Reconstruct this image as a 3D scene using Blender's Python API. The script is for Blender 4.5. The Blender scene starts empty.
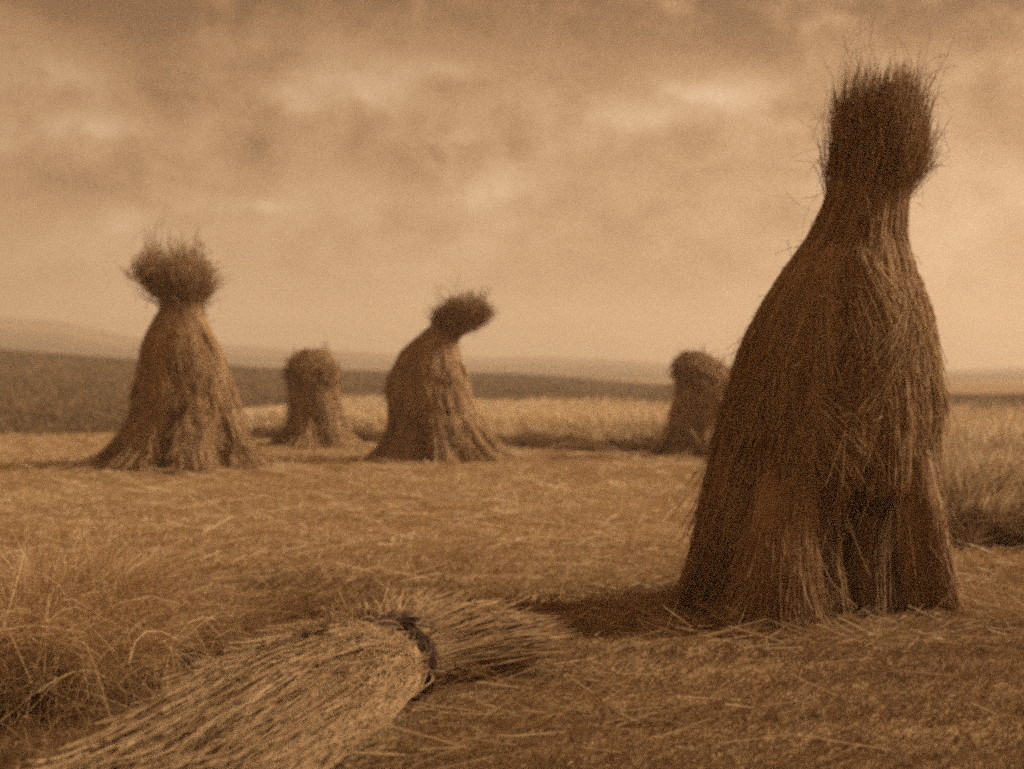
import bpy, math
import numpy as np
rng = np.random.default_rng(7)
SC = bpy.context.scene
COL = SC.collection
H, F, YH = 0.85, 1407.0, 372.0          # eye height (m), focal length (px), horizon row of the photograph

# ------------------------------------------------------------------ helpers
def smooth(a, b, t):
    u = np.clip((np.asarray(t, float) - a) / (b - a), 0, 1)
    return u * u * (3 - 2 * u)

def gpt(px, py):
    """a point on the flat field seen at that pixel"""
    y = H * F / (py - YH)
    return ((px - 512) / F * y, y)

def gz(x, y):
    """field relief"""
    x = np.asarray(x, float); y = np.asarray(y, float)
    w = (0.016 * np.sin(1.9 * x + .6 * y + .4) * np.cos(1.3 * y - .5 * x) + 0.014 * np.sin(.8 * x - .7 * y + 2.1)
         + 0.008 * np.sin(4.7 * x + 2.2) * np.sin(5.3 * y + .3 * x))
    return w * (1 - smooth(18, 60, np.hypot(x, y)))

def link(o, parent=None):
    COL.objects.link(o)
    if parent is not None:
        o.parent = parent
    return o

def tag(o, label=None, cat=None, group=None, kind=None):
    if label: o['label'] = label
    if cat: o['category'] = cat
    if group: o['group'] = group
    if kind: o['kind'] = kind
    return o

def thing(name, label, cat, loc=(0, 0, 0), group=None):
    o = bpy.data.objects.new(name, None)
    o.location = loc
    o.empty_display_size = .2
    return tag(link(o), label, cat, group)

class MB:
    """collects ribbons, straws and surfaces and links them as one mesh object"""
    def __init__(s):
        s.v, s.q, s.t, s.n = [], [], [], 0
    def _add(s, v, q, tone):
        s.v.append(v.reshape(-1, 3)); s.q.append(q.reshape(-1, 4) + s.n)
        s.t.append(np.broadcast_to(tone, (len(v.reshape(-1, 3)),)).astype(np.float32) if np.ndim(tone) < 1 or len(np.ravel(tone)) == 1 else np.ravel(tone).astype(np.float32))
        s.n += len(s.v[-1])
    def ribbons(s, P, W, tone):
        """P (n,k,3) blade points, W (n,k) half widths, tone (n,) or (n,k)"""
        n, k, _ = P.shape
        d = P[:, -1] - P[:, 0]
        r = rng.normal(size=(n, 3)); r[:, 2] *= .3
        side = np.cross(d, r); side /= np.linalg.norm(side, axis=1, keepdims=True) + 1e-9
        S = side[:, None, :] * W[:, :, None]
        V = np.stack([P - S, P + S], 2)                    # n,k,2,3
        base = (np.arange(n) * k * 2)[:, None] + (np.arange(k - 1) * 2)[None]
        Q = np.stack([base, base + 1, base + 3, base + 2], -1)
        T = np.broadcast_to(tone[:, None] if tone.ndim == 1 else tone, (n, k))
        s._add(V, Q, np.repeat(T[:, :, None], 2, 2))
    def straws(s, P, W, tone):
        """three-sided straws"""
        n, k, _ = P.shape
        d = P[:, -1] - P[:, 0]
        r = rng.normal(size=(n, 3))
        a = np.cross(d, r); a /= np.linalg.norm(a, axis=1, keepdims=True) + 1e-9
        b = np.cross(d, a); b /= np.linalg.norm(b, axis=1, keepdims=True) + 1e-9
        V = np.stack([P + (a * math.cos(t) + b * math.sin(t))[:, None, :] * W[:, :, None] for t in (0, 2.094, 4.189)], 2)
        base = (np.arange(n) * k * 3)[:, None] + (np.arange(k - 1) * 3)[None]
        Q = np.stack([np.stack([base + i, base + (i + 1) % 3, base + 3 + (i + 1) % 3, base + 3 + i], -1) for i in range(3)], 2)
        T = np.broadcast_to(tone[:, None] if tone.ndim == 1 else tone, (n, k))
        s._add(V, Q, np.repeat(T[:, :, None], 3, 2))
    def grid(s, V, tone, closed_u=False):
        """V (a,b,3) surface; closed_u joins the second axis"""
        a, b, _ = V.shape
        i = np.arange(a - 1)[:, None]; jn = b if closed_u else b - 1
        j = np.arange(jn)[None]
        Q = np.stack([i * b + j, i * b + (j + 1) % b, (i + 1) * b + (j + 1) % b, (i + 1) * b + j], -1)
        s._add(V, Q, tone if np.ndim(tone) else np.full(a * b, tone))
    def build(s, name, mat, parent=None, smooth_shade=False):
        v = np.concatenate(s.v).astype(np.float32); q = np.concatenate(s.q).astype(np.int32); t = np.concatenate(s.t)
        me = bpy.data.meshes.new(name)
        me.vertices.add(len(v)); me.vertices.foreach_set('co', v.ravel())
        me.loops.add(q.size); me.loops.foreach_set('vertex_index', q.ravel())
        me.polygons.add(len(q)); me.polygons.foreach_set('loop_start', np.arange(len(q), dtype=np.int32) * 4)
        at = me.attributes.new('tone', 'FLOAT', 'POINT'); at.data.foreach_set('value', t)
        me.update(calc_edges=True)
        if smooth_shade:
            me.polygons.foreach_set('use_smooth', np.ones(len(q), dtype=bool))
        me.materials.append(mat)
        return link(bpy.data.objects.new(name, me), parent)

# ------------------------------------------------------------------ materials
def new_mat(name):
    m = bpy.data.materials.new(name); m.use_nodes = True
    m.node_tree.nodes.clear()
    return m, m.node_tree.nodes, m.node_tree.links

def ramp(nodes, stops):
    r = nodes.new('ShaderNodeValToRGB')
    e = r.color_ramp.elements
    while len(e) < len(stops): e.new(.5)
    for el, (p, c) in zip(e, stops):
        el.position = p; el.color = (*c, 1)
    return r

def straw_mat(name, stops, trans=.22, scale=(60, 60, 6), var=.35, blot=(9, 9, 4.5), bvar=.7):
    """dry stalks: their own tone, blotches of weathering, a little light through them"""
    m, N, L = new_mat(name)
    at = N.new('ShaderNodeAttribute'); at.attribute_name = 'tone'
    tc = N.new('ShaderNodeTexCoord'); mp = N.new('ShaderNodeMapping'); mp.inputs['Scale'].default_value = scale
    nz = N.new('ShaderNodeTexNoise'); nz.inputs['Scale'].default_value = 1; nz.inputs['Detail'].default_value = 3
    L.new(tc.outputs['Object'], mp.inputs[0]); L.new(mp.outputs[0], nz.inputs['Vector'])
    ad = N.new('ShaderNodeMath'); ad.operation = 'MULTIPLY_ADD'; ad.inputs[1].default_value = var; 
    sb = N.new('ShaderNodeMath'); sb.operation = 'SUBTRACT'; sb.inputs[1].default_value = var * .5
    L.new(nz.outputs['Fac'], ad.inputs[0]); L.new(at.outputs['Fac'], ad.inputs[2]); L.new(ad.outputs[0], sb.inputs[0])
    m2 = N.new('ShaderNodeMapping'); m2.inputs['Scale'].default_value = blot
    n2 = N.new('ShaderNodeTexNoise'); n2.inputs['Scale'].default_value = 1; n2.inputs['Detail'].default_value = 5; n2.inputs['Roughness'].default_value = .6
    L.new(tc.outputs['Object'], m2.inputs[0]); L.new(m2.outputs[0], n2.inputs['Vector'])
    a2 = N.new('ShaderNodeMath'); a2.operation = 'MULTIPLY_ADD'; a2.inputs[1].default_value = bvar
    s2 = N.new('ShaderNodeMath'); s2.operation = 'SUBTRACT'; s2.inputs[1].default_value = bvar * .5
    L.new(n2.outputs['Fac'], a2.inputs[0]); L.new(sb.outputs[0], a2.inputs[2]); L.new(a2.outputs[0], s2.inputs[0])
    r = ramp(N, stops); L.new(s2.outputs[0], r.inputs[0])
    d = N.new('ShaderNodeBsdfPrincipled'); d.inputs['Roughness'].default_value = .7
    d.inputs['Specular IOR Level'].default_value = .18
    t = N.new('ShaderNodeBsdfTranslucent')
    mx = N.new('ShaderNodeMixShader'); mx.inputs[0].default_value = trans
    L.new(r.outputs[0], d.inputs['Base Color']); L.new(r.outputs[0], t.inputs['Color'])
    L.new(d.outputs[0], mx.inputs[1]); L.new(t.outputs[0], mx.inputs[2])
    o = N.new('ShaderNodeOutputMaterial'); L.new(mx.outputs[0], o.inputs[0])
    return m

def land_mat(name, stops, scales, bump=.0, bscale=30):
    """ground and hills: two sizes of noise, stretched along the swaths"""
    m, N, L = new_mat(name)
    tc = N.new('ShaderNodeTexCoord')
    last = None
    for sc, w in scales:
        mp = N.new('ShaderNodeMapping'); mp.inputs['Scale'].default_value = sc
        nz = N.new('ShaderNodeTexNoise'); nz.inputs['Scale'].default_value = 1; nz.inputs['Detail'].default_value = 6
        nz.inputs['Roughness'].default_value = .62
        L.new(tc.outputs['Object'], mp.inputs[0]); L.new(mp.outputs[0], nz.inputs['Vector'])
        ma = N.new('ShaderNodeMath'); ma.operation = 'MULTIPLY_ADD'; ma.inputs[1].default_value = w
        ma.inputs[2].default_value = 0
        L.new(nz.outputs['Fac'], ma.inputs[0])
        if last: L.new(last.outputs[0], ma.inputs[2])
        last = ma
    r = ramp(N, stops); L.new(last.outputs[0], r.inputs[0])
    d = N.new('ShaderNodeBsdfPrincipled'); d.inputs['Roughness'].default_value = .95; d.inputs['Specular IOR Level'].default_value = .05
    L.new(r.outputs[0], d.inputs['Base Color'])
    if bump:
        nb = N.new('ShaderNodeTexNoise'); nb.inputs['Scale'].default_value = bscale; nb.inputs['Detail'].default_value = 5
        L.new(tc.outputs['Object'], nb.inputs['Vector'])
        bp = N.new('ShaderNodeBump'); bp.inputs['Strength'].default_value = 1; bp.inputs['Distance'].default_value = bump
        L.new(nb.outputs['Fac'], bp.inputs['Height']); L.new(bp.outputs[0], d.inputs['Normal'])
    o = N.new('ShaderNodeOutputMaterial'); L.new(d.outputs[0], o.inputs[0])
    return m

M_STOOK = straw_mat('weathered_straw', [(0, (0.277, 0.152, 0.068)), (.5, (0.449, 0.276, 0.139)), (1, (0.624, 0.453, 0.260))], trans=.18)
M_STOOK_DK = straw_mat('weathered_seed_heads', [(0, (0.248, 0.134, 0.062)), (.5, (0.396, 0.240, 0.120)), (1, (0.540, 0.371, 0.206))], trans=.18)
M_SHEAF = straw_mat('fresh_straw', [(0, (0.140, 0.070, 0.028)), (.5, (0.373, 0.225, 0.106)), (1, (0.625, 0.431, 0.238))])
M_BAND = straw_mat('dark_twisted_straw', [(0, (0.050, 0.024, 0.010)), (.5, (0.099, 0.050, 0.023)), (1, (0.198, 0.110, 0.053))], trans=.05)
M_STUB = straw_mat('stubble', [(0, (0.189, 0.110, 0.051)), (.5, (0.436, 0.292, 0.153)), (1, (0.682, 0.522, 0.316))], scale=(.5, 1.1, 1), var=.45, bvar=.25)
M_GRASS = straw_mat('dry_grass', [(0, (0.129, 0.065, 0.027)), (.5, (0.323, 0.196, 0.093)), (1, (0.626, 0.437, 0.243))], scale=(3, 3, 3), var=.3)
M_CROP = straw_mat('standing_oats', [(0, (0.098, 0.052, 0.023)), (.5, (0.294, 0.184, 0.090)), (1, (0.784, 0.621, 0.407))], scale=(.8, .8, .5), var=.25)
M_WEED_SHADE = straw_mat('weeds_and_margin_shade', [(0, (.19, .104, .048)), (.5, (.31, .185, .09)), (1, (.50, .34, .19))], scale=(3, 3, 3), var=.3, trans=.32)  # bank weeds, and the shade painted along the front of the oats
M_HEATH = straw_mat('dark_heath', [(0, (0.118, 0.072, 0.035)), (.5, (0.188, 0.120, 0.060)), (1, (0.287, 0.190, 0.100))], scale=(.25, .25, .25), var=.5)
M_GROUND = land_mat('mown_field', [(.3, (0.152, 0.085, 0.038)), (.5, (0.303, 0.191, 0.093)), (.72, (0.474, 0.336, 0.186))],
                    [((.35, .9, 1), .45), ((2.2, 7, 1), .35), ((25, 40, 1), .2)], bump=.02, bscale=40)
M_DKHILL = land_mat('heath_slope', [(.3, (0.109, 0.066, 0.033)), (.55, (0.168, 0.105, 0.053)), (.75, (0.238, 0.155, 0.079))],
                    [((.05, .12, .1), .5), ((.7, .9, .5), .3), ((5, 5, 5), .2)], bump=.1, bscale=4)
M_FARHILL = land_mat('far_fields', [(.36, (.055, .031, .015)), (.5, (.11, .066, .033)), (.64, (.26, .165, .09))],
                     [((.004, .03, .05), .7), ((.03, .12, .1), .3)])

# ------------------------------------------------------------------ ground, slope, far hills
def spaced(lim, near, step, n):
    core = np.arange(-near, near + step / 2, step)
    far = near * (lim / near) ** (np.linspace(0, 1, n + 1)[1:])
    return np.concatenate([-far[::-1], core, far])
def make_ground():
    xs = spaced(640, 9, .12, 26); ys = spaced(640, 16, .14, 26)
    X, Y = np.meshgrid(xs, ys, indexing='ij')
    V = np.stack([X, Y, gz(X, Y)], -1)
    b = MB(); b.grid(V, .5)
    tag(b.build('ground', M_GROUND, None, True), kind='structure')
make_ground()

HA = np.array([-3., -.9, -.364, -.27, -.22, -.17, -.1, 0, .1, .2, .3, .45, .9, 3.])      # tangent of the bearing
HF = np.array([16., 16, 18.6, 20, 24, 30, 36, 39, 40, 34, 29, 28, 28, 28.])              # foot of the slope
HC = np.array([80., 80, 80, 80, 80, 80, 80, 80, 78, 56, 46, 46, 46, 46.])                # crest
HZ = np.array([3.0, 2.7, 2.1, 1.55, 1.3, 1.02, .86, .7, .16, .10, .08, .08, .08, .08])   # crest height
def slope_z(a, y):
    f, c, z = np.interp(a, HA, HF), np.interp(a, HA, HC), np.interp(a, HA, HZ)
    t = (y - f) / (c - f)
    up = .004 + z * smooth(-.15, 1.0, t) - z * float(smooth(-.15, 1, 0))
    return np.where(t <= 1, up, (up) * (1 - smooth(1, 1.6, t)) - .05 * smooth(1.2, 1.6, t))
def make_slope():
    a = np.concatenate([np.linspace(-3, -.6, 20)[:-1], np.linspace(-.6, .6, 160), np.linspace(.6, 3, 20)[1:]])
    t = np.linspace(0, 1.6, 60)
    A, T = np.meshgrid(a, t, indexing='ij')
    f, c = np.interp(A, HA, HF), np.interp(A, HA, HC)
    f = f + .7 * np.sin(A * 31) + .4 * np.sin(A * 83 + 1)
    Y = f + T * (c - f)
    Z = slope_z(A, Y)
    b = MB(); b.grid(np.stack([A * Y, Y, Z], -1), .5)
    tag(b.build('hillside', M_DKHILL, None, True), kind='structure')
    # low heath growing over it
    n = 130000
    aa = rng.uniform(-.75, .6, n); tt = rng.uniform(0, 1, n) ** 1.5 * 1.05
    f, c = np.interp(aa, HA, HF), np.interp(aa, HA, HC)
    y = f + .3 * rng.normal(size=n) + tt * (c - f); x = aa * y; z = slope_z(aa, y) - .02
    h = rng.uniform(.04, .12, n) * (1 + .4 * tt)
    h *= np.where(aa > .05, .6, 1)
    P = np.zeros((n, 3, 3)); lean = rng.normal(0, .35, (n, 2)) * h[:, None]
    for k, u in enumerate((0, .55, 1)):
        P[:, k, 0] = x + lean[:, 0] * u * u; P[:, k, 1] = y + lean[:, 1] * u * u; P[:, k, 2] = z + h * u
    W = np.stack([np.full(n, .02), np.full(n, .022), np.full(n, .005)], 1) * (y / 40)[:, None] ** .5
    b = MB(); b.ribbons(P, W, rng.uniform(.1, .9, n))
    tag(b.build('heath_undergrowth', M_HEATH), 'dark low growth covering the slope beyond the field', 'undergrowth', kind='stuff')
make_slope()

def make_far_hills():
    th = np.linspace(0, 2 * np.pi, 721)                                   # bearing from +Y, clockwise
    th0 = (th + np.pi) % (2 * np.pi) - np.pi
    px = 512 + F * np.tan(np.clip(th0, -1.2, 1.2))
    row = np.interp(px, [-900, -300, 0, 60, 100, 130, 190, 240, 300, 400, 500, 600, 660, 800, 950, 1100, 1900],
                    [345, 318, 323, 327, 334, 340, 343, 346, 351, 354, 357, 359, 362, 366, 369.5, 369, 362])
    row = np.where(np.abs(th0) > 1.2, 350, row)
    R = 450
    hc = H + (YH - row) / F * R / np.maximum(np.cos(np.clip(th0, -1.2, 1.2)), .36)
    hc = hc + .25 * np.sin(th * 40) + .15 * np.sin(th * 97)
    V = []
    for r, u in ((150, -.02), (190, .02), (240, .16), (300, .42), (360, .72), (405, .92), (450, 1), (500, .8), (560, .35), (610, -.02)):
        V.append(np.stack([np.sin(th) * r, np.cos(th) * r, hc * u], -1))
    V = np.array(V); V[:, -1] = V[:, 0]
    b = MB(); b.grid(V, .5)
    tag(b.build('hills', M_FARHILL, None, True), kind='structure')
make_far_hills()

# ------------------------------------------------------------------ sheaves and stooks
def noise1(seed, k=6, lo=2, hi=9):
    r = np.random.default_rng(seed)
    f, p, a = r.uniform(lo, hi, k), r.uniform(0, 6.28, k), r.uniform(.3, 1, k)
    return lambda t: sum(a[i] * np.sin(f[i] * t + p[i]) for i in range(k)) / k

class Env:
    """outline of a stook: centre and half width against height, from rows (height, left, right) in metres about its base"""
    def __init__(s, rows, depth=.95, leany=0.0):
        r = np.array(sorted(rows)); s.z = r[:, 0]
        s.c = (r[:, 1] + r[:, 2]) / 2; s.r = (r[:, 2] - r[:, 1]) / 2; s.depth = depth; s.leany = leany
    def at(s, z):
        return np.interp(z, s.z, s.c), np.interp(z, s.z, s.r)

def env_from_px(px, rows, base_y, cx, depth=.95):
    sc = (base_y - YH) / H                                         # pixels per metre at the base
    return Env([((base_y - y) / sc, ((l + r) / 2 - cx - (r - l) * .48) / sc, ((l + r) / 2 - cx + (r - l) * .48) / sc) for y, l, r in rows], depth)

def make_stook(label, cx, base_y, body, zneck, n_sheaf, density, width, seed, recess=None, head=None, head_n=0, tie=True,
               phase=0., group='stooks of bound sheaves standing in the mown field', fly=1.0, cap_round=False, head_core=.6, head_lump=.2, blow=0., mantle=0, head_stray=.06, contrast=1., props=(), tuft=.07, dome=.12, runon=.10, lock_tone=.15, bits=1., wisp_w=.8, hs=1., hollow=None, splay=.13, band_r=.009, name='corn_stook'):
    global rng
    rng = np.random.default_rng(seed)
    x0, y0 = gpt(cx, base_y)
    E = env_from_px(None, body, base_y, cx)
    sc = (base_y - YH) / H
    zn = (base_y - zneck) / sc
    if head:                                   # the same stalks run on through the tie into the head
        eh = env_from_px(None, head, base_y, cx); up = eh.z > E.z.max() + .004
        E.z, E.c, E.r = np.concatenate([E.z, eh.z[up]]), np.concatenate([E.c, eh.c[up]]), np.concatenate([E.r, eh.r[up]])
    root = thing(name, label, 'stook', (x0, y0, float(gz(x0, y0))), group)
    edges = phase + np.cumsum(np.concatenate([[0], rng.uniform(.75, 1.25, n_sheaf)])); 
    edges = phase + (edges - edges[0]) / (edges[-1] - edges[0]) * 2 * np.pi
    def surf(th, z, q, mid, half, rec, wob):
        """point of the stook's surface, th bearing (0 = +X, -pi/2 = towards the camera), q 1 = outside"""
        c, r = E.at(z)
        u = np.clip((th - mid) / half, -1, 1)
        low = 1 - smooth(.02, .62 * zn, z)
        d = .05 + .30 * low; q = q * (1 + splay * (1 - smooth(0, .16 * zn, z)))
        R = r * (1 - d * np.abs(u) ** 2.2) * (1 - rec * (1 - smooth(.18 * zn, .44 * zn, z)))
        R = R * (1 + .05 * wob(th * 5 + z * 1.2) + .045 * wob2(th * 6) * wob3(z / zn * 14 + th)) * q
        return np.stack([c + R * np.cos(th), R * E.depth * np.sin(th), z], -1)
    def loose(b):
        # stalks hanging free of the outline
        n = int(260 * fly); k = 6
        th = rng.uniform(0, 2 * np.pi, n); z1 = zn * rng.uniform(.35, 1.02, n); ln = zn * rng.uniform(.08, .28, n)
        P = np.zeros((n, k, 3)); out = rng.uniform(.06, .5, n) * ln; wv = rng.normal(0, .25, n)
        for j, s in enumerate(np.linspace(0, 1, k)):
            z = z1 - ln * s; c, r = E.at(z)
            R = np.minimum(r, E.at(z1)[1] * 1.1) * 1.0 + out * s ** 1.4
            P[:, j] = np.stack([c + R * np.cos(th + wv * s), R * E.depth * np.sin(th + wv * s), z], -1)
        b.straws(P, np.full((n, k), width * .6), rng.uniform(.2, .8, n))
        # locks that have slipped and hang away from the side, and broken bits caught crosswise
        for q in range(int(26 * fly)):
            m = 34; t0 = rng.uniform(-2.6, .9); za = zn * rng.uniform(.35, .98) if not (hollow and abs(t0 - hollow[0]) < hollow[1] * 1.1) else zn * rng.uniform(.78, .98); la = zn * rng.uniform(.18, .42); of = rng.uniform(.02, .13)
            th = t0 + rng.normal(0, .05, m); tw = rng.normal(0, .35) + rng.normal(0, .10, m); la = la * rng.uniform(.55, 1.1, m); tn = rng.uniform(.25, .75)
            P = np.zeros((m, k, 3))
            for j, s in enumerate(np.linspace(0, 1, k)):
                z = np.maximum(za + rng.normal(0, .002) - la * s, .004); c, r = E.at(z)
                R = r * (1.0 + .02 * rng.random(m)) + r * of * np.sin(np.pi * .6 * s) + rng.normal(0, .006, m) * s
                P[:, j] = np.stack([c + R * np.cos(th + tw * s), R * E.depth * np.sin(th + tw * s), z], -1)
            b.straws(P, np.full((m, k), width * .9), np.clip(tn + rng.normal(0, .18, m), 0, 1))
        m = int(1500 * fly * bits); th = rng.uniform(-np.pi, np.pi, m); z = zn * rng.uniform(.02, .98, m) ; ln = rng.uniform(.03, .13, m); an = rng.normal(0, .8, m); out = rng.normal(.0, .35, m)
        c, r = E.at(z); P = np.zeros((m, 3, 3)); cu = rng.normal(0, .3, m)
        for j, s in enumerate((0, .5, 1)):
            R = r * rng.uniform(.98, 1.05, m) * 1.0 + np.abs(out) * ln * s
            t2 = th + ln * s * np.sin(an + cu * s) / r
            P[:, j] = np.stack([c + R * np.cos(t2), R * E.depth * np.sin(t2), np.maximum(z - ln * s * np.cos(an + cu * s), .003)], -1)
        if hollow: ok = ~((np.abs(th - hollow[0]) < hollow[1]) & (z < hollow[2] * zn)); P = P[ok]; m = len(P)
        b.straws(P, np.full((m, 3), width * .85), rng.uniform(.15, .85, m))
    for i in range(n_sheaf):
        a0, a1 = edges[i], edges[i + 1]; mid, half = (a0 + a1) / 2, (a1 - a0) / 2
        facing = (math.sin(mid) < .55)
        rec = recess(math.degrees(mid) % 360) if recess else 0
        wob = noise1(seed * 31 + i, 6, 2, 8); wob2 = noise1(seed * 31 + i + 400, 4, 1, 5); wob3 = noise1(seed * 31 + i + 800, 4, .5, 2)
        b = MB()
        # packed inside of the sheaf
        zz = np.linspace(0, zn * (1.0 if not cap_round else .985), 16); tt = np.linspace(a0, a1, 9)
        ring = []
        for z in zz:
            arc = surf(tt, np.full(9, z), .90, mid, half, rec, wob)
            c, _ = E.at(z)
            ring.append(np.concatenate([[[c, 0, z]], arc]))
        V = np.array(ring); V[0, :, 2] = -.02
        b.grid(V, .22, True)
        top = np.array([V[-1], np.broadcast_to(V[-1].mean(0), V[-1].shape)]); b.grid(top, .22, True)
        # stalks
        _, rm = E.at(zn * .3)
        n = int(density * (half * 2) / 6.283 * (1 if facing else .6))
        k = 9
        th0 = rng.uniform(a0, a1, n); drift = rng.normal(0, 1, n) * np.where(rng.random(n) < .25, .32, .13)
        z1 = np.where(rng.random(n) < .25, zn * rng.uniform(.45, .9, n), zn * (1 + rng.uniform(-.05, runon, n)))
        z_lo = np.where(rng.random(n) < .55, rng.uniform(-.01, .04, n) * zn, zn * rng.beta(1, 2.2, n) * .7)
        z_lo = np.minimum(z_lo, z1 - .15 * zn)
        q0 = .86 + .17 * rng.random(n) ** .7
        flare = np.where(rng.random(n) < .12 * fly, rng.uniform(.03, .14, n), rng.uniform(0, .03, n))
        P = np.zeros((n, k, 3)); s = np.linspace(0, 1, k)
        wv, ph = rng.uniform(2, 7, n), rng.uniform(0, 6.28, n)
        nl = max(4, int(half * 2 / 6.283 * 46)); lc = a0 + (np.arange(nl) + rng.uniform(.2, .8, nl)) / nl * 2 * half
        li = np.clip(((th0 - a0) / (2 * half) * nl).astype(int), 0, nl - 1); ld = lc[li] - th0; lt = rng.normal(0, .14, nl)[li]; lq = rng.normal(0, .022, nl)[li]
        for j in range(k):
            z = z1 + (z_lo - z1) * s[j]
            th = th0 + ld * .55 * s[j] + drift * (s[j] - .3) + .045 * np.sin(wv * s[j] + ph)
            q = q0 + lq * s[j] + flare * s[j] ** 2.5 + .03 * np.sin(wv * s[j] * .8 + ph)
            P[:, j] = surf(th, z, q, mid, half, rec, wob)
        W = width * rng.uniform(.6, 1.25, n)[:, None] * np.linspace(.8, 1.1, k)[None]
        clump = .5 + .5 * wob(th0 * 9)
        tone = np.clip(.31 - .19 * contrast + contrast * (.38 * rng.random(n) + (.25 * (clump - .5)) + lt + .45 * (rng.random(n) < (.06 if contrast < 1 else .13))), 0, 1)
        b.straws(P, W, tone)
        if i == 0:
            loose(b)
        b.build('sheaf', M_STOOK, root)
    # sheaves leaning in from the front, their butts spread on the ground: (foot x, foot y, top x, top y, top z, foot half width, top half width)
    for (fx, fy, tx, ty, tz, wf, wt) in props:
        b = MB()
        wob = noise1(int(fx * 1000) % 997 + 3)
        foot, top = np.array([fx, fy, 0.]), np.array([tx, ty, tz])
        def pt(s_, q, th):
            bow = np.array([0, -.05, 0]) * np.sin(np.pi * s_)[..., None]
            w = wt + (wf - wt) * (1 - s_) ** 1.8
            w = w * (1 + .12 * wob(th * 2 + s_))
            return foot + (top - foot) * s_[..., None] + bow + np.stack([w * q * np.cos(th), .62 * w * q * np.sin(th), 0 * th], -1)
        tt = np.linspace(0, 2 * np.pi, 21)[:-1]
        b.grid(np.array([pt(np.full(20, u), .86, tt) for u in np.linspace(0, 1, 12)]), .2, True)
        n, k = 2600, 9
        nl = 15; lc = rng.uniform(0, 6.283, nl); li = rng.integers(0, nl, n); th0 = lc[li] + rng.normal(0, .22, n)
        q0 = .9 + .16 * rng.random(n); e = np.where(rng.random(n) < .6, rng.uniform(0, .06, n), rng.uniform(0, .6, n)); t1 = rng.uniform(.6, 1.15, n)
        fl = rng.exponential(.10, n); lt = rng.normal(0, .13, nl)[li]; P = np.zeros((n, k, 3)); dr = rng.normal(0, .30, n)
        for j, u in enumerate(np.linspace(0, 1, k)):
            s_ = t1 + (e - t1) * u
            P[:, j] = pt(s_, q0 + fl * u ** 3, th0 + (lc[li] - th0) * .5 * u + dr * u)
        P[:, :, 2] = np.maximum(P[:, :, 2], 0)
        b.straws(P, width * rng.uniform(.6, 1.25, n)[:, None] * np.ones((1, k)), np.clip(.12 + .3 * rng.random(n) + lt + .35 * (rng.random(n) < .07), 0, 1))
        b.build('sheaf', M_STOOK, root)
    # long straws draped from the tie like a thatch, ending raggedly half way down
    if mantle:
        b = MB(); n, k = mantle, 10
        wob = noise1(seed + 5, 7, 2, 9)
        nl = 34; lc = np.sort(rng.uniform(0, 2 * np.pi, nl)); li = rng.integers(0, nl, n)
        th0 = lc[li] + rng.normal(0, .10, n); end = np.where(bool(hollow) & (np.abs((lc + np.pi) % (2 * np.pi) - np.pi + 1.15) < .7), zn * rng.uniform(.30, .46, nl), zn * rng.uniform(.14, .52, nl))[li] + zn * np.abs(rng.normal(0, .07, n))
        z1 = zn * (1 + rng.uniform(-.05, runon, n)); lt = rng.normal(0, lock_tone, nl)[li]; lq = rng.normal(0, .035, nl)[li]; ld = rng.normal(0, .12, nl)[li]
        q0 = .97 + .07 * rng.random(n); fl = rng.exponential(.02, n) * fly; wv, ph = rng.uniform(2, 7, n), rng.uniform(0, 6.28, n)
        P = np.zeros((n, k, 3))
        for j, s in enumerate(np.linspace(0, 1, k)):
            z = z1 + (end - z1) * s; c, r = E.at(z)
            th = th0 + (lc[li] - th0) * .4 * s + ld * s + .015 * np.sin(wv * s + ph)
            R = r * (q0 + lq * s + fl * s ** 3 + .035 * wob(th * 5 + z)) 
            P[:, j] = np.stack([c + R * np.cos(th), R * E.depth * np.sin(th), z], -1)
        b.straws(P, width * rng.uniform(.6, 1.25, n)[:, None] * np.ones((1, k)), np.clip(.31 - .17 * contrast + contrast * (.36 * rng.random(n) + lt + .4 * (rng.random(n) < .06)), 0, 1))
        b.build('mantle', M_STOOK, root)
    # bound head above the tie
    if head:
        EH = env_from_px(None, head, base_y, cx)
        zt = EH.z.max(); z0 = EH.z.min()
        lo = E.z < z0 - .01
        EH.c, EH.r, EH.z = np.concatenate([E.c[lo], EH.c]), np.concatenate([E.r[lo], EH.r]), np.concatenate([E.z[lo], EH.z])
        b = MB()
        zz = np.linspace(z0, z0 + (zt - z0) * head_core, 10); tt = np.linspace(0, 2 * np.pi, 25)[:-1]
        wob = noise1(seed + 77)
        V = []
        for z in zz:
            c, r = EH.at(z); R = r * hs * .82 * (1 + .10 * wob(tt * 3 + z * 2))
            V.append(np.stack([c + R * np.cos(tt), R * np.sin(tt), np.full(24, z)], -1))
        cz = V[-1].mean(0); V.append(np.broadcast_to(cz + [0, 0, .02], V[-1].shape))
        b.grid(np.array(V), .2, True)
        n = head_n; k = 7
        rr = np.sqrt(rng.uniform(.25, 1.12, n)); th = rng.uniform(0, 2 * np.pi, n)
        lump = wob(th * 2 + 1.5 * np.sin(th) + rr * 2)
        top = z0 + (zt - z0) * (1 - .62 * rng.beta(1.5, 1.25, n) - dome * rr ** 2.2 + .10 * lump)
        bot = z0 + (zt - z0) * np.where(rng.random(n) < .6, rng.uniform(-.30, .04, n), rng.uniform(0, .55, n))
        nt = 26; ti = rng.integers(0, nt, n); tth = rng.uniform(0, 2 * np.pi, nt); th = np.where(rng.random(n) < .6, tth[ti] + rng.normal(0, .28, n), th)
        top = z0 + (top - z0) * (1 + tuft * rng.normal(0, 1, nt))[ti]
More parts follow.
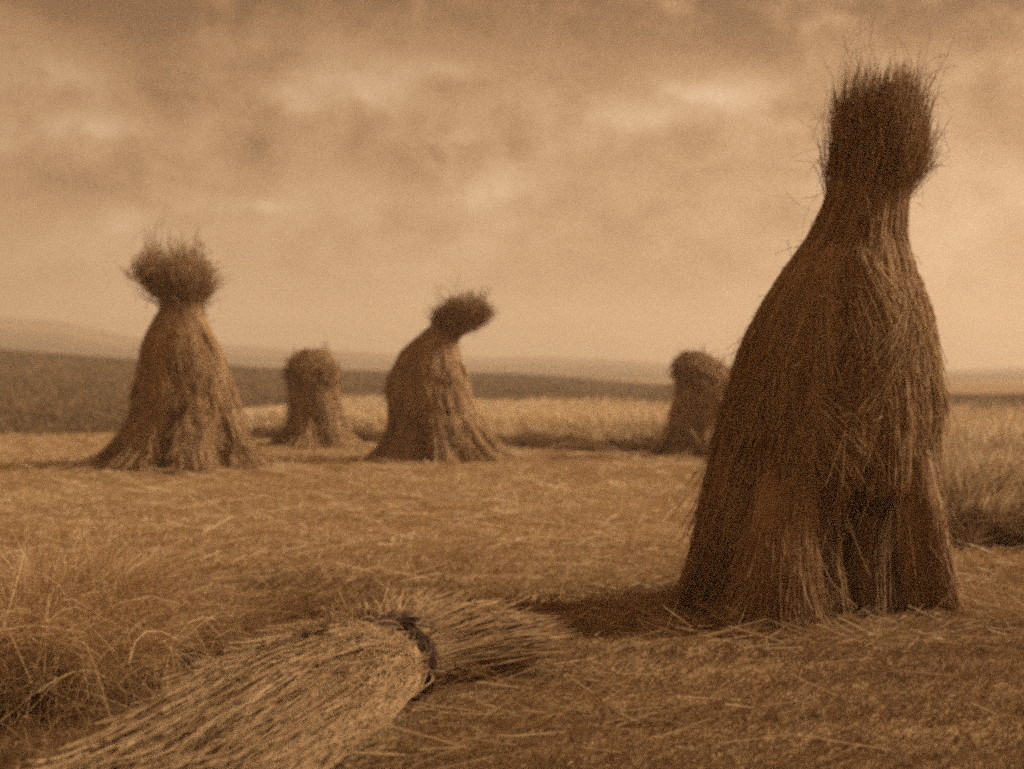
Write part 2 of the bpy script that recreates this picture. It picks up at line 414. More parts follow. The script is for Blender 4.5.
        bend = rng.normal(0, .05, (n, 2)) + (tuft * .8 * rng.normal(0, 1, (nt, 2)))[ti]; stray = (rng.random(n) < head_stray) * rng.uniform(.05, .5, n)
        P = np.zeros((n, k, 3))
        for j, s in enumerate(np.linspace(0, 1, k)):
            z = bot + (top - bot) * s; c, r = EH.at(z)
            R = r * hs * rr * (1 + stray * s * s) * (1 + head_lump * lump * s ** 2)
            P[:, j] = np.stack([c + R * np.cos(th) + (bend[:, 0] + blow) * s ** 2 * (zt - z0), R * np.sin(th) + bend[:, 1] * s ** 2 * (zt - z0), z - stray * s ** 3 * .12 - .35 * abs(blow) * s ** 2 * (zt - z0)], -1)
        W = width * wisp_w * rng.uniform(.6, 1.1, n)[:, None] * np.array([1, 1, 1, 1, 1.3, 1.5, .4])[None]
        b.straws(P, W, np.clip(rng.beta(2, 4, n) + .3 * (rng.random(n) < .03), 0, 1))
        # thin bent wisps standing off the head
        n = int(180 * fly); k = 6
        th = rng.uniform(0, 2 * np.pi, n); s0 = rng.uniform(.05, 1.0, n); ln = rng.uniform(.12, .42, n) * (zt - z0)
        P = np.zeros((n, k, 3)); tilt = rng.uniform(-.5, 1.3, n); curl = rng.normal(0, .9, n)
        c, r = EH.at(z0 + (zt - z0) * s0); tang = rng.normal(0, .4, n)
        for j, s in enumerate(np.linspace(0, 1, k)):
            an = tilt + curl * s
            R = r * .92 + ln * s * np.cos(an) * .75
            P[:, j] = np.stack([c + R * np.cos(th + tang * s * .4), R * np.sin(th + tang * s * .4), z0 + (zt - z0) * s0 * .92 + ln * s * np.sin(an)], -1)
        b.straws(P, np.repeat(np.array([[.6, .55, .5, .55, .8, .3]]), n, 0) * width * .85, rng.uniform(.0, .45, n))
        b.build('head', M_STOOK_DK, root)
    if tie:
        c, r = E.at(zn); b = MB()
        for m in range(3):
            tt = np.linspace(0, 2 * np.pi, 49)[:-1]
            rad = r * 1.02 + .006 * np.sin(tt * 14 + m * 2.1)
            zc = zn + .012 * np.cos(tt * 14 + m * 2.1) + .02 * np.sin(tt + 1)
            V = []
            for q in range(6):
                A = q * np.pi / 3
                V.append(np.stack([c + (rad + band_r * np.cos(A)) * np.cos(tt), (rad + band_r * np.cos(A)) * .95 * np.sin(tt), zc + band_r * np.sin(A)], -1))
            V.append(V[0]); b.grid(np.array(V), .55, True)
        b.build('tie_band', M_STOOK, root)
    return root, E

# the tall stook, near, right
BIG = [(606, 684, 942), (585, 688, 938), (550, 694, 929), (500, 705, 925), (450, 715, 930), (400, 728, 935), (350, 739, 931), (300, 762, 922),
       (260, 787, 912), (240, 804, 906), (228, 818, 898), (216, 830, 893), (200, 830, 899)]
BIGH = [(225, 821, 896), (216, 830, 893), (203, 828, 899), (190, 828, 906), (160, 832, 921), (130, 837, 921), (100, 842, 916), (80, 845, 917), (56, 851, 915)]
def big_recess(d):
    # an opening between the feet, facing the camera and a little to its right
    return .72 if 250 < d < 338 else 0.
make_stook('tall dark nearest stook with a narrow tufted neck, towering over the whole field', 820, 606, BIG, 218, 9, 28000, .0014, 11,
           recess=big_recess, head=BIGH, head_n=5200, phase=math.radians(20), fly=1.6, runon=.10, hollow=(-1.15, .62, .42), head_core=.66, dome=.05, tuft=.05, head_lump=.08, hs=.97, lock_tone=.24, bits=.6, mantle=11000, contrast=.85, splay=.02, band_r=.005,
           props=((-.27, -.42, -.17, -.26, .56, .175, .10), (.32, -.30, .25, -.22, .62, .085, .07), (-.40, -.10, -.28, -.12, .7, .12, .08)))
# the stook at the left with a flaring head
make_stook('stook with a broad flaring bushy head, beside the dark slope', 180, 467,
           [(467, 100, 258), (455, 108, 254), (440, 119, 248), (420, 131, 240), (390, 138, 232), (350, 142, 220), (330, 149, 211), (313, 160, 203), (305, 165, 200)],
           307, 8, 9500, .0042, 22, head=[(310, 165, 201), (301, 163, 201), (288, 152, 207), (272, 138, 210), (257, 138, 205), (245, 147, 201), (230, 152, 196)], head_n=2600, head_stray=.38, wisp_w=.6, phase=.2, fly=1.0, contrast=1.25, runon=.03, head_core=.42, head_lump=.04, tuft=.08, dome=.30, mantle=2600)
# the stook whose head blows over to the right
make_stook('stook with its tufted head blown sideways, bent over above a hunched back', 442, 460,
           [(460, 378, 508), (445, 383, 495), (430, 389, 484), (410, 391, 474), (395, 387, 470), (375, 389, 465), (350, 401, 458), (338, 415, 456), (328, 428, 458)],
           330, 8, 8500, .0045, 33, head=[(337, 429, 459), (328, 430, 466), (318, 431, 479), (308, 432, 487), (299, 436, 487), (286, 446, 480)], head_n=3000, head_stray=.38, wisp_w=.6, hs=.97, phase=.5, fly=.7, contrast=1.25, runon=.03, head_core=.5, head_lump=.1, tuft=.08, dome=.2, blow=.07, mantle=2200)
# two low stooks without a drawn-out head
make_stook('small squat stook with a rounded top, between the two larger headed stooks', 313, 449,
           [(449, 271, 358), (435, 281, 350), (420, 290, 343), (400, 290, 338), (388, 291, 336), (380, 288, 338), (368, 288, 337), (358, 293, 331), (352, 304, 324)],
           353, 6, 6000, .0045, 44, head=[(392, 291, 337), (380, 286, 339), (368, 287, 337), (358, 291, 332), (348, 302, 327)], head_n=1500, tie=False, phase=.9, fly=.8, hs=.92, contrast=1.2, runon=.02, tuft=.12, dome=.2, head_stray=.12)
make_stook('faint hunched stook half hidden behind the tall nearest stook', 699, 458,
           [(458, 657, 742), (445, 661, 740), (430, 667, 738), (400, 676, 736), (385, 679, 735), (375, 676, 731), (366, 672, 724), (358, 677, 714), (353, 684, 703)],
           354, 6, 6000, .0045, 55, head=[(392, 679, 732), (380, 675, 731), (368, 671, 726), (360, 675, 716), (350, 684, 702)], head_n=1300, tie=False, phase=.3, fly=.8, hs=.92, contrast=1.2, runon=.02, tuft=.12, dome=.2, head_stray=.12)

# ------------------------------------------------------------------ the sheaf lying in the foreground
def make_sheaf():
    global rng
    rng = np.random.default_rng(66)
    root = thing('bound_sheaf', 'bound sheaf of pale straw lying on the ground, tied with a dark twisted band', 'sheaf', (-.335, 3.68, float(gz(-.335, 3.68))))
    ax = np.array([-.23, -.88, 0.]); ax /= np.linalg.norm(ax)            # from the band towards the butts
    sd = np.array([-ax[1], ax[0], 0])                                     # across
    def frame(s, u, v):
        """s metres from the band (+ towards the butts), u and v across and up in -1..1"""
        W = np.interp(s, [-.62, -.45, -.25, -.1, 0, .12, .35, .7, 1.1], [.36, .32, .23, .137, .112, .138, .17, .19, .20])
        T = np.interp(s, [-.62, -.45, -.25, -.1, 0, .12, .35, .7, 1.1], [.04, .065, .09, .088, .088, .100, .110, .086, .035])
        bend = -.05 * np.clip(s, 0, 2) ** 1.6 + .10 * np.clip(-s, 0, 2)
        z = T * (1 + v) + .005
        return np.stack([ax[0] * s + sd[0] * (u * W + bend), ax[1] * s + sd[1] * (u * W + bend), z], -1)
    b = MB()
    ss = np.linspace(-.38, .95, 24); tt = np.linspace(0, 2 * np.pi, 29)[:-1]
    wob = noise1(5)
    V = np.array([frame(np.full(28, s), .88 * np.cos(tt) * (1 + .05 * wob(tt * 3 + s * 3)), .88 * np.sin(tt) * (1 + .05 * wob(tt * 4 + s * 2))) for s in ss])
    b.grid(V, .28, True)
    for e in (0, -1):
        b.grid(np.array([V[e], np.broadcast_to(V[e].mean(0), V[e].shape)]), .15, True)
    n, k = 20000, 12
    th = rng.uniform(-.5, np.pi + .5, n); rr = np.where(rng.random(n) < .8, .84 + .2 * rng.random(n), np.sqrt(rng.random(n)))
    s0 = np.where(rng.random(n) < .6, -rng.uniform(-.02, .05, n), rng.uniform(0, .5, n))
    s1 = np.where(rng.random(n) < .6, rng.uniform(.85, 1.3, n), rng.uniform(.35, .85, n))
    dr = rng.normal(0, 1, n) * np.where(rng.random(n) < .25, .5, .13); wv, ph = rng.uniform(2, 6, n), rng.uniform(0, 6.28, n)
    lift = np.where(rng.random(n) < .10, rng.uniform(.02, .09, n), 0)
    P = np.zeros((n, k, 3))
    nl = 60; lc = rng.uniform(-.5, np.pi + .5, nl); li = np.abs(th[:, None] - lc[None]).argmin(1); ld = lc[li] - th
    lq, lt, ldr = rng.normal(0, .06, nl)[li], rng.normal(0, .16, nl)[li], rng.normal(0, .22, nl)[li]
    for j, t in enumerate(np.linspace(0, 1, k)):
        s = s0 + (s1 - s0) * t; a = th + ld * .6 * np.clip(s, 0, 1) + (dr + ldr) * (s - .1) + .035 * np.sin(wv * s * 3 + ph)
        q = rr * (1 + lq * np.clip(s * 2.5, 0, 1) + .05 * wob(th * 3 + s * 3) + .03 * np.sin(wv * s * 2 + ph) * np.clip(s * 3, 0, 1))
        P[:, j] = frame(s, q * np.cos(a), q * np.sin(a))
        P[:, j, 2] += lift * np.clip(t, 0, 1) ** 2
        P[:, j, 2] = np.maximum(P[:, j, 2], .004)
    cl = wob(th * 11)
    tone = np.clip(.34 + .5 * rng.random(n) + .2 * cl + lt - .35 * (rng.random(n) < .2), 0, 1)
    b.straws(P,   .0011 * rng.uniform(.5, 1.35, n)[:, None] * np.ones((1, k)), tone)
    n, k = 900, 6                                                       # bent and broken stalks lying across the rest
    th = rng.uniform(-.2, np.pi + .2, n); s0 = rng.uniform(0, 1.0, n); L = rng.uniform(.05, .30, n); tw = rng.normal(0, 1.1, n); li2 = rng.exponential(.12, n); P = np.zeros((n, k, 3))
    for j, t in enumerate(np.linspace(0, 1, k)):
        a = th + tw * L * t * 2; q = 1.04 + li2 * np.sin(np.pi * (.2 + .7 * t))
        P[:, j] = frame(s0 + L * t, q * np.cos(a), q * np.sin(a))
    P[:, :, 2] = np.maximum(P[:, :, 2], .004)
    b.straws(P, .0012 * np.ones((n, k)), np.clip(.25 + .6 * rng.random(n), 0, 1))
    b.build('stalks', M_SHEAF, root)
    # the ears, fanned out beyond the band
    b = MB(); n, k = 8000, 9
    th = rng.uniform(0, 2 * np.pi, n); rr = np.sqrt(rng.uniform(.1, 1.1, n))
    s1 = -np.clip(.46 - .09 * rng.gamma(1.4, 1, n), .12, .5); bend = rng.normal(0, 1, (n, 2)) * [.10, .028]; wv = rng.uniform(0, 6.28, n)
    P = np.zeros((n, k, 3))
    for j, t in enumerate(np.linspace(0, 1, k)):
        s = .05 + (s1 - .05) * t
        P[:, j] = frame(s, rr * np.cos(th) + bend[:, 0] * t * 2, rr * np.sin(th))
        P[:, j, 2] += np.abs(bend[:, 1]) * t ** 2 * 1.2 + .008 * np.sin(wv + 5 * t) * t
    P[:, :, 2] = np.maximum(P[:, :, 2], .004)
    b.straws(P,   .0011 * rng.uniform(.6, 1.2, n)[:, None] * np.array([[1, 1, 1, 1, 1, 1.2, 1.7, 1.8, .4]]), np.clip(.26 + .62 * rng.random(n), 0, 1))
    b.build('ears', M_SHEAF, root)
    # twisted band with its knot
    b = MB(); tt = np.linspace(0, 2 * np.pi, 65)[:-1]
    n, k = 700, 26                                                     # many straws wound round together, unevenly
    st = rng.uniform(0, 6.283, n); ln = rng.uniform(1.2, 4.5, n); o0 = rng.normal(0, .016, n); r0 = 1.05 + np.abs(rng.normal(0, .12, n)); w1, w2 = rng.uniform(0, 6.28, n), rng.uniform(.006, .016, n)
    P = np.zeros((n, k, 3))
    for j, t in enumerate(np.linspace(0, 1, k)):
        A = st + ln * t; rad = r0 + .05 * np.sin(A * 6 + w1)
        off = o0 + w2 * np.cos(A * 6 + w1) + .022 * np.cos(A) + .012 * np.sin(2 * A + 1)
        P[:, j] = frame(np.zeros(n), rad * np.cos(A), rad * np.sin(A)) + off[:, None] * ax
    P[:, :, 2] = np.maximum(P[:, :, 2], .003)
    b.straws(P, .0017 * rng.uniform(.7, 1.3, n)[:, None] * np.ones((1, k)), rng.uniform(0, .3, n))
    n, k = 340, 7                                                       # the two twisted ends, tucked and frayed
    sgn = np.where(rng.random(n) < .65, 1, -1); P = np.zeros((n, k, 3))
    j1, j2, j3 = rng.normal(0, 1, n), rng.normal(0, 1, n), rng.normal(0, 1, n)
    top = frame(0, .25, 1.06)
    dirv = ax * .13 + sd * -.04
    for j, t in enumerate(np.linspace(0, 1, k)):
        sp = .012 + .012 * t
        P[:, j] = top + dirv * t * np.where(sgn > 0, 1, -.35)[:, None] + np.stack([j1, j2, j3], 1) * sp * [1, 1, .55] + [0, 0, .018 - .012 * t * t]
    b.straws(P, np.full((n, k), .0019), rng.uniform(0, .35, n))
    b.build('twisted_band', M_BAND, root)
make_sheaf()

# ------------------------------------------------------------------ growth and litter on the field
CROPF = np.array([(30., 3.0), (6.0, 5.8), (2.15, 6.95), (2.1, 9), (2.05, 12.4), (2.0, 14.5), (1.5, 15.2), (-.14, 15.9), (-3.3, 17.6), (-4.6, 19.5)])  # front edge of the standing crop
def crop_front(x):
    xs, ys = CROPF[::-1, 0], CROPF[::-1, 1]
    return np.interp(x, xs, ys)

def field_points(n, y0, y1, pw, amax=.50):
    u = rng.random(n)
    y = (y0 ** pw + u * (y1 ** pw - y0 ** pw)) ** (1 / pw)
    x = rng.uniform(-amax, amax, n) * (y + 1.2)
    return x, y

def make_stubble():
    global rng
    rng = np.random.default_rng(101)
    n = 330000
    x, y = field_points(n, 1.9, 19, .35)
    keep = y < crop_front(x) + .1; x, y = x[keep], y[keep]; n = len(x)
    row = .5 + .5 * np.sin(2 * np.pi * (y + .05 * np.sin(x * 1.7) + .03 * np.sin(x * 5)) / .42)
    keep = rng.random(n) < .35 + .65 * row; x, y = x[keep], y[keep]; n = len(x)
    patch = .5 + .5 * np.sin(.9 * x + 1.1 * np.sin(.7 * y)) * np.cos(.6 * y + .5 * x + 1)
    h = rng.uniform(.015, .055, n) * (.7 + .6 * patch) * (.62 + .38 * smooth(3.5, 7, y))
    lean = rng.normal(0, .75, (n, 2)); lean[:, 0] += .35
    P = np.zeros((n, 3, 3)); z = gz(x, y)
    for k, u in enumerate((0, .5, 1)):
        P[:, k, 0] = x + lean[:, 0] * h * u ** 1.4; P[:, k, 1] = y + lean[:, 1] * h * u ** 1.4; P[:, k, 2] = z + h * u - .004
    w = .0009 + .00029 * y
    W = w[:, None] * np.array([[1, .9, .35]])
    swath = np.sin(2.1 * y + .5 * np.sin(x * .8) + .25 * x) * .5 + np.sin(5.3 * y + .7 * np.sin(x * 1.1 + 2)) * .5
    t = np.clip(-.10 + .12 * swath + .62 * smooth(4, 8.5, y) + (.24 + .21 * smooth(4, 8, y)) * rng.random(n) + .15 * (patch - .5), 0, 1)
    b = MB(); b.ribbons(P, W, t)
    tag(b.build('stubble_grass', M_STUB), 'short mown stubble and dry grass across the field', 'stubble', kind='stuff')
make_stubble()

def make_litter():
    global rng
    rng = np.random.default_rng(102)
    # cut stalks lying loose, mostly along the swaths
    n = 26000
    x, y = field_points(n, 1.9, 18, .45)
    keep = (y < crop_front(x) - .1) & (rng.random(n) < .06 + .94 * smooth(3.8, 8, y)); x, y = x[keep], y[keep]; n = len(x)
    ex = rng.normal(0, .25, 2500); ey = rng.normal(0, .25, 2500)          # shed round the feet of the near stook
    sx, sy = gpt(820, 606)
    a = rng.uniform(0, 6.28, 2500); r = .44 + np.abs(rng.normal(0, .22, 2500))
    x = np.concatenate([x, sx + r * np.cos(a)]); y = np.concatenate([y, sy + r * np.sin(a)]); n = len(x)
    x = np.concatenate([x, rng.normal(-.1, .35, 600)]); y = np.concatenate([y, rng.normal(3.6, .35, 600)]); n = len(x)
    L = rng.uniform(.08, .35, n); an = rng.normal(.1, .30, n) + np.where(rng.random(n) < .12, rng.uniform(0, 3.14, n), 0)
    cv = rng.normal(0, .05, n); sg = rng.choice([-1, 1], n); L = L * np.where(y < 5.5, .6, 1); P = np.zeros((n, 4, 3)); hz = rng.gamma(1.5, .012, n)
    for k, u in enumerate((-.5, -.17, .17, .5)):
        px = x + L * u * np.cos(an) - cv * L * (u * u) * np.sin(an); py = y + L * u * np.sin(an) + cv * L * (u * u) * np.cos(an)
        P[:, k] = np.stack([px, py, gz(px, py) + .012 + hz * (1 + 1.2 * u * sg)], -1)
    w = (.0005 + .0002 * y)[:, None] * np.ones((1, 4))
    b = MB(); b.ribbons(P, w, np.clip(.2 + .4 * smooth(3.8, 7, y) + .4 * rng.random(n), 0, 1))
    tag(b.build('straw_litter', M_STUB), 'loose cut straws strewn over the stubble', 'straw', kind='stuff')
make_litter()

def blades(b, x, y, h, w, tone, lean, wind, k=5, droop=1.8, tip=.2):
    n = len(x); P = np.zeros((n, k, 3)); z = gz(x, y)
    d = rng.normal(0, lean, (n, 2)); d[:, 0] += wind
    for j, u in enumerate(np.linspace(0, 1, k)):
        P[:, j, 0] = x + d[:, 0] * h * u ** droop; P[:, j, 1] = y + d[:, 1] * h * u ** droop
        P[:, j, 2] = z - .005 + h * (u - .25 * np.hypot(d[:, 0], d[:, 1]) * u ** 3)
    P[:, :, 2] = np.maximum(P[:, :, 2], gz(P[:, :, 0], P[:, :, 1]) - .005)
    W = w[:, None] * np.linspace(1, tip, k)[None]
    b.ribbons(P, W, tone)

def make_tall_grass():
    global rng
    rng = np.random.default_rng(103)
    b = MB()
    # rank tangled growth left of the lying sheaf
    for q in range(150):
        cx = rng.normal(-1.30, .16); cy = rng.normal(3.82, .20)
        if q > 105: cx, cy = rng.normal(-1.75, .35), rng.normal(4.1, .5)
        if cx > -.80 - .3 * (3.9 - cy) and cy < 3.9: continue
        n = int(rng.uniform(140, 300)); f = math.exp(-.5 * (((cx + 1.3) / .5) ** 2 + ((cy - 3.85) / .5) ** 2))
        hm = (.09 + .25 * f) * rng.uniform(.7, 1.25)
        wx, wy = rng.normal(.1, .35), rng.normal(0, .3)
        x = rng.normal(cx, .045, n); y = rng.normal(cy, .045, n); h = hm * rng.uniform(.35, 1.15, n)
        k = 7; P = np.zeros((n, k, 3)); z = gz(x, y); d = rng.normal(0, .36, (n, 2)) + [wx * .8, wy * .8]; kk = rng.normal(0, .12, n)
        for j, u in enumerate(np.linspace(0, 1, k)):
            P[:, j, 0] = x + d[:, 0] * h * u ** 1.6 + kk * h * u * np.sin(u * 5); P[:, j, 1] = y + d[:, 1] * h * u ** 1.6
            P[:, j, 2] = z - .005 + h * (u - .33 * np.hypot(d[:, 0], d[:, 1]) * u ** 3.2)
        P[:, :, 2] = np.maximum(P[:, :, 2], gz(P[:, :, 0], P[:, :, 1]) - .004)
        W = rng.uniform(.0006, .0019, n)[:, None] * np.array([[.9, 1, 1, .9, .75, .55, .25]])
        b.ribbons(P, W, np.clip(rng.beta(1.3, 2.0, n)[:, None] * .8 + np.array([[0, .02, .08, .2, .34, .48, .58]]), 0, 1))
    n = 5000; x = rng.normal(-1.5, .5, n); y = rng.normal(3.9, .5, n); ok = ~((x > -.80 - .3 * (3.9 - y)) & (y < 3.9)); x, y = x[ok], y[ok]; n = len(x)
    blades(b, x, y, rng.uniform(.05, .14, n), rng.uniform(.0008, .002, n), np.clip(rng.beta(1.5, 3, n), 0, 1), .8, .1, 4)
    # long straws thrown across it
    n = 1800; x = rng.normal(-1.28, .18, n); y = rng.normal(3.78, .22, n); L = rng.uniform(.12, .5, n); an = rng.uniform(-1, 4, n); el = rng.normal(.25, .4, n)
    P = np.zeros((n, 5, 3)); z0 = rng.uniform(.05, .30, n) * np.exp(-.5 * ((x + 1.25) / .45) ** 2); bw = rng.normal(0, .35, n)
    for j, u in enumerate(np.linspace(-.5, .5, 5)):
        P[:, j] = np.stack([x + L * (u * np.cos(an) * np.cos(el) + bw * u * u), y + L * u * np.sin(an) * np.cos(el), np.maximum(z0 + L * u * np.sin(el) - .7 * L * u * u, .01)], -1)
    b.ribbons(P, np.full((n, 5), .0009), rng.uniform(.55, 1, n))
    tag(b.build('dry_grass', M_GRASS), 'rank tangle of tall dry grass beside the lying sheaf', 'grass', kind='stuff')
    # darker low aftermath in the foreground
    rng = np.random.default_rng(104)
    n = 120000; x, y = field_points(n, 1.9, 5.6, .6)
    keep = rng.random(n) < 1 - smooth(3.6, 5.6, y + .4 * np.sin(x * 2.3) + .2 * np.sin(5 * x)); x, y = x[keep], y[keep]; n = len(x)
    keep = ~((x < -.2) & (np.abs(y - (3.66 + .88 / .23 * (x + .26))) < .38) & (y < 3.9)); x, y = x[keep], y[keep]; n = len(x)
    b = MB(); blades(b, x, y, rng.uniform(.012, .048, n), rng.uniform(.0007, .0014, n), np.clip(rng.beta(1.5, 3.2, n), 0, 1), .9, .5, 4)
    tag(b.build('aftermath_grass', M_GRASS), 'low darker grass growing through the foreground stubble', 'grass', kind='stuff')
make_tall_grass()

def make_crop():
    global rng
    rng = np.random.default_rng(105)
    n = 210000
    x = rng.uniform(-5.2, 13, n)
    d = rng.gamma(.9, 3.4, n)
    y = crop_front(x + .12 * rng.normal(size=n)) + d + .10 * np.sin(x * 5) + .06 * np.sin(x * 13)
    keep = (y < 27) & (x / y > -.32 + .0 * y) & (x / y < .62); x, y, d = x[keep], y[keep], d[keep]; n = len(x)
    edge = smooth(0, .5, d)
    h = (.22 + .14 * edge) * rng.uniform(.7, 1.15, n) * (1 + .12 * np.sin(x * 1.3 + y * .7))
    h = h * (.55 + .45 * smooth(-5, -2.5, x))
    k = 5; P = np.zeros((n, k, 3)); lean = rng.normal(0, .28, (n, 2)); lean[:, 0] += .18
    for j, u in enumerate(np.linspace(0, 1, k)):
        P[:, j] = np.stack([x + lean[:, 0] * h * u ** 2, y + lean[:, 1] * h * u ** 2, h * u - .004 + gz(x, y)], -1)
    w = (.0016 + .00016 * y)[:, None] * np.array([[1, 1, .9, 1.5, .5]])
    t0 = rng.uniform(.05, .45, n) - .25 * (1 - smooth(9, 13, y))
    T = np.clip(t0[:, None] + np.array([[0, .05, .22, .68, .8]]), 0, 1)          # pale ears on brown stems
    b = MB(); b.ribbons(P, w, T)
    tag(b.build('standing_oats_grass', M_CROP), 'strip of uncut standing oats behind the stooks', 'crop', kind='stuff')
make_crop()

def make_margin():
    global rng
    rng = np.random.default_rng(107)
    n = 60000; x = np.where(rng.random(n) < .45, rng.uniform(1.9, 5.5, n), rng.uniform(-4.2, 2.6, n))  # dark blades added to give the front of the oats its shade
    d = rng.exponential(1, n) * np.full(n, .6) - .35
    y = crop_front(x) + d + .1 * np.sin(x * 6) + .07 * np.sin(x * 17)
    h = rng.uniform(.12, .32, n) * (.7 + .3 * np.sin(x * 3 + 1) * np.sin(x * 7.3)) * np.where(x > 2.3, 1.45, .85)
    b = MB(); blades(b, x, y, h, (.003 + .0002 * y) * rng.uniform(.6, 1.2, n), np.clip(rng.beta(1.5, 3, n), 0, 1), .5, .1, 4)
    tag(b.build('margin_shade_blades', M_WEED_SHADE), 'dark weedy blades put in as the shade along the front edge of the uncut oats', 'weeds', kind='stuff')
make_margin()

def make_bank():
    global rng
    rng = np.random.default_rng(109)
    n = 36000; x = rng.uniform(1.9, 5.2, n); y = np.where(x < 2.15, 6.95 + rng.uniform(0, 2, n), crop_front(x)) - .35 + rng.gamma(1.7, .40, n)
    h = (.33 + .06 * np.sin(x * 4.1 + 1) + .05 * np.sin(x * 9.7)) * rng.uniform(.45, 1.1, n) * smooth(-.1, .35, y - np.minimum(crop_front(x), 6.95 + 0 * x) + .35)
    b = MB(); blades(b, x, y, h, rng.uniform(.002, .0055, n), np.clip(rng.beta(1.6, 2.6, n) - .05, 0, 1), .45, .12, 5, 1.8, .3)
    tag(b.build('bank_weeds', M_WEED_SHADE), 'taller dark weeds at the right-hand corner of the uncut oats', 'weeds', kind='stuff')
make_bank()

# ------------------------------------------------------------------ air
def make_haze():
    x, z0, z1 = 700., -1.2, 30.
    c = np.array([(-x, -x, z0), (x, -x, z0), (x, x, z0), (-x, x, z0), (-x, -x, z1), (x, -x, z1), (x, x, z1), (-x, x, z1)])
    me = bpy.data.meshes.new('haze')
    me.from_pydata([tuple(v) for v in c], [], [(3, 2, 1, 0), (4, 5, 6, 7), (0, 1, 5, 4), (1, 2, 6, 5), (2, 3, 7, 6), (3, 0, 4, 7)])
    m, N, L = new_mat('haze')
    v = N.new('ShaderNodeVolumePrincipled'); v.inputs['Density'].default_value = HAZE
    v.inputs['Color'].default_value = (.95, .83, .67, 1); v.inputs['Anisotropy'].default_value = .25
    o = N.new('ShaderNodeOutputMaterial'); L.new(v.outputs[0], o.inputs['Volume'])
    me.materials.append(m)
    tag(link(bpy.data.objects.new('haze', me)), 'pale haze over the distant hills', 'haze', kind='stuff')
HAZE = .0031
make_haze()

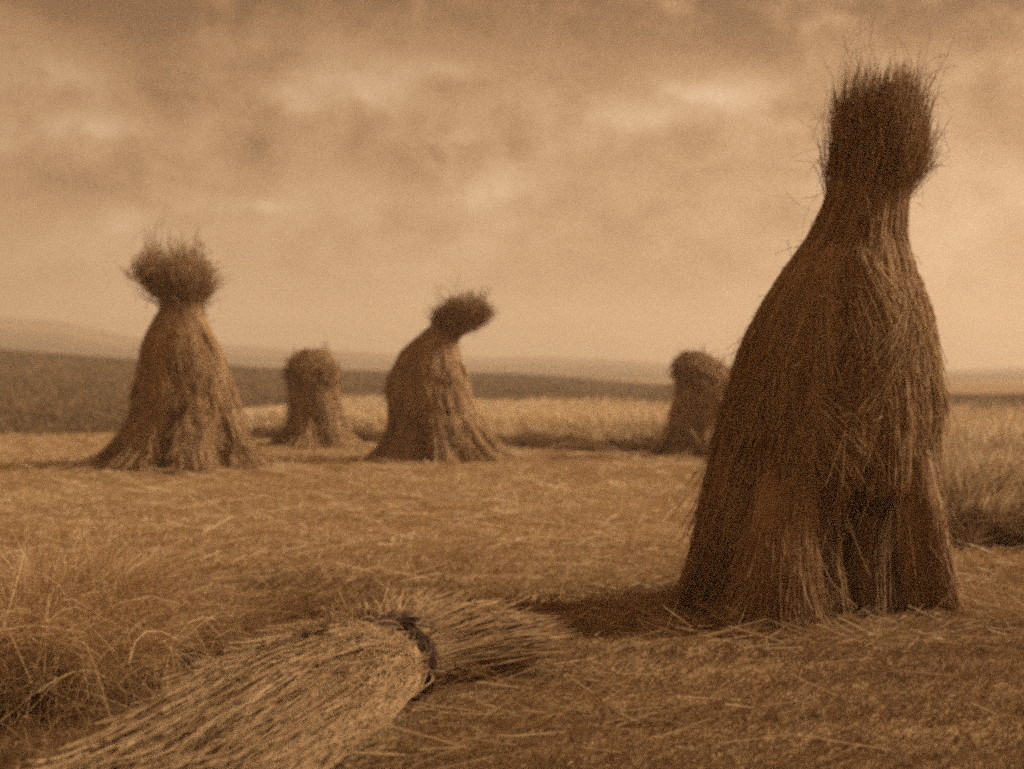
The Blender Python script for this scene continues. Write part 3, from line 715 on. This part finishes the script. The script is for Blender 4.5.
# ------------------------------------------------------------------ sky and sun
SUN_EL, SUN_AZ = 35.0, 80.0            # degrees above the horizon; from +Y towards +X
def make_sky():
    w = bpy.data.worlds.new('World'); SC.world = w; w.use_nodes = True
    N, L = w.node_tree.nodes, w.node_tree.links
    N.clear()
    def math_(op, a, b=None, c=None):
        m = N.new('ShaderNodeMath'); m.operation = op
        for i, q in enumerate((a, b, c)):
            if q is None: continue
            if isinstance(q, (int, float)): m.inputs[i].default_value = q
            else: L.new(q, m.inputs[i])
        return m.outputs[0]
    sky = N.new('ShaderNodeTexSky'); sky.sky_type = 'NISHITA'; sky.sun_disc = False
    sky.sun_elevation = math.radians(SUN_EL); sky.sun_rotation = math.radians(SUN_AZ)
    sky.air_density = 1.0; sky.dust_density = 3.0
    bw = N.new('ShaderNodeRGBToBW'); L.new(sky.outputs[0], bw.inputs[0])
    tc = N.new('ShaderNodeTexCoord'); sep = N.new('ShaderNodeSeparateXYZ'); L.new(tc.outputs['Generated'], sep.inputs[0])
    X, Y, Z = sep.outputs
    hz = math_('SQRT', math_('ADD', math_('MULTIPLY', X, X), math_('MULTIPLY', Y, Y)))
    el = math_('ARCTAN2', Z, hz)                       # elevation, radians
    az = math_('ARCTAN2', X, Y)                        # bearing, radians
    # cloud sheet: noise over bearing and elevation, flattened towards the horizon
    cv = N.new('ShaderNodeCombineXYZ')
    L.new(math_('MULTIPLY', az, 1.0), cv.inputs[0]); L.new(math_('MULTIPLY', math_('POWER', math_('MAXIMUM', el, 0.0), .9), 1.0), cv.inputs[1])
    def noise(scale, detail, rough, off):
        n = N.new('ShaderNodeTexNoise'); n.noise_dimensions = '3D'
        mp = N.new('ShaderNodeMapping'); mp.inputs['Location'].default_value = off; mp.inputs['Scale'].default_value = scale
        L.new(cv.outputs[0], mp.inputs[0]); L.new(mp.outputs[0], n.inputs['Vector'])
        n.inputs['Scale'].default_value = 1; n.inputs['Detail'].default_value = detail; n.inputs['Roughness'].default_value = rough
        n.inputs['Distortion'].default_value = .4
        return n.outputs['Fac']
    big = noise((7.5, 11, 1), 4, .5, (1.3, .2, 4))
    mid = noise((22, 27, 1), 8, .6, (6.1, 3.2, 1))
    fine = noise((160, 190, 1), 3, .7, (2, 2, 2))
    cl = math_('ADD', math_('MULTIPLY', math_('SUBTRACT', big, .5), 1.6), math_('MULTIPLY', math_('SUBTRACT', mid, .5), 1.4))
    cl = math_('ADD', cl, math_('MULTIPLY', math_('SUBTRACT', fine, .5), .42))
    # individual bright wisps and grey cloud bellies: (bearing, elevation, half sizes, strength)
    def patch(px, py, sx, sy, amp):
        a0, e0 = math.atan((px - 512) / F), math.atan((YH - py) / F)
        u = math_('DIVIDE', math_('SUBTRACT', az, a0), sx / F); v = math_('DIVIDE', math_('SUBTRACT', el, e0), sy / F)
        wob = math_('MULTIPLY', math_('SUBTRACT', mid, .5), 4.2)
        r2 = math_('ADD', math_('POWER', math_('ADD', u, wob), 2.0), math_('POWER', math_('ADD', v, math_('MULTIPLY', wob, .8)), 2.0))
        return math_('MULTIPLY', math_('EXPONENT', math_('MULTIPLY', r2, -1.0)), amp * (2.1 if amp > 0 else 1.7))
    for p in ((300, 105, 34, 18, .26), (372, 85, 34, 20, .22), (445, 72, 40, 12, .16), (105, 137, 40, 13, .20), (735, 95, 60, 16, .24), (640, 120, 50, 16, .14), (262, 209, 22, 6, .30),
              (540, 185, 60, 14, .14), (60, 90, 50, 22, .14), (460, 140, 40, 12, .12), (900, 150, 80, 40, .08),
              (400, 170, 90, 34, -.16), (690, 150, 90, 22, -.10), (680, 275, 60, 26, -.16), (90, 210, 100, 40, -.10), (300, 250, 110, 24, -.10), (880, 250, 70, 40, .04),
              (300, 5, 360, 42, -.17), (820, 10, 280, 46, -.20), (90, 20, 160, 50, -.14), (700, 30, 200, 30, -.06)):
        cl = math_('ADD', cl, patch(*p))
    # brighter low down, dimmer overhead where the sheet thickens
    grad = math_('MULTIPLY', math_('SUBTRACT', .13, el), 1.6)
    grad = math_('MINIMUM', math_('MAXIMUM', grad, -.26), .13)
    fac = math_('MAXIMUM', math_('ADD', math_('ADD', cl, grad), SKY_LEVEL), .15)
    # even out the clear-air brightness, as a veil of cloud does
    lum = math_('POWER', math_('MAXIMUM', bw.outputs[0], .01), .35)
    comb = N.new('ShaderNodeCombineXYZ')                # thin cloud pale, thick cloud a warmer brown
    for i, (t, p) in enumerate(zip(SKY_TINT, (.80, 1.12, 1.5))):
        L.new(math_('MULTIPLY', math_('MULTIPLY', math_('POWER', fac, p), lum), t), comb.inputs[i])
    bg = N.new('ShaderNodeBackground'); bg.inputs['Strength'].default_value = .15
    L.new(comb.outputs[0], bg.inputs['Color'])
    o = N.new('ShaderNodeOutputWorld'); L.new(bg.outputs[0], o.inputs[0])
SKY_TINT = (1.92, 1.172, .645); SKY_LEVEL = .80
make_sky()

sun = bpy.data.lights.new('sun', 'SUN'); sun.energy = 4.7; sun.angle = math.radians(3.0); sun.color = (1, .85, .66)
so = link(bpy.data.objects.new('sun', sun))
e, a = math.radians(SUN_EL), math.radians(SUN_AZ)
from mathutils import Vector
so.rotation_euler = Vector((math.sin(a) * math.cos(e), math.cos(a) * math.cos(e), math.sin(e))).to_track_quat('Z', 'Y').to_euler()
so.location = (20, 6, 20)

# ------------------------------------------------------------------ camera
cam = bpy.data.cameras.new('camera'); co = link(bpy.data.objects.new('camera', cam))
cam.sensor_width = 36; cam.lens = 36 * F / 1024
co.location = (0, 0, H); co.rotation_euler = (math.radians(90) - math.atan((384.5 - YH) / F), 0, 0)
cam.clip_start = .05; cam.clip_end = 5000
cam.dof.use_dof = True; cam.dof.focus_distance = 4.0; cam.dof.aperture_fstop = 2.6
SC.camera = co
vs = SC.view_settings
vs.view_transform = 'Standard'; vs.look = 'None'; vs.exposure = .32; vs.gamma = 1; vs.use_curve_mapping = False
SC.render.engine = 'CYCLES'
SC.cycles.use_denoising = False
SC.cycles.max_bounces = 6; SC.cycles.diffuse_bounces = 3; SC.cycles.transmission_bounces = 3; SC.cycles.volume_bounces = 1
SC.cycles.filter_width = 3.2
SC.cycles.use_adaptive_sampling = True; SC.cycles.adaptive_threshold = .05; SC.cycles.adaptive_min_samples = 16
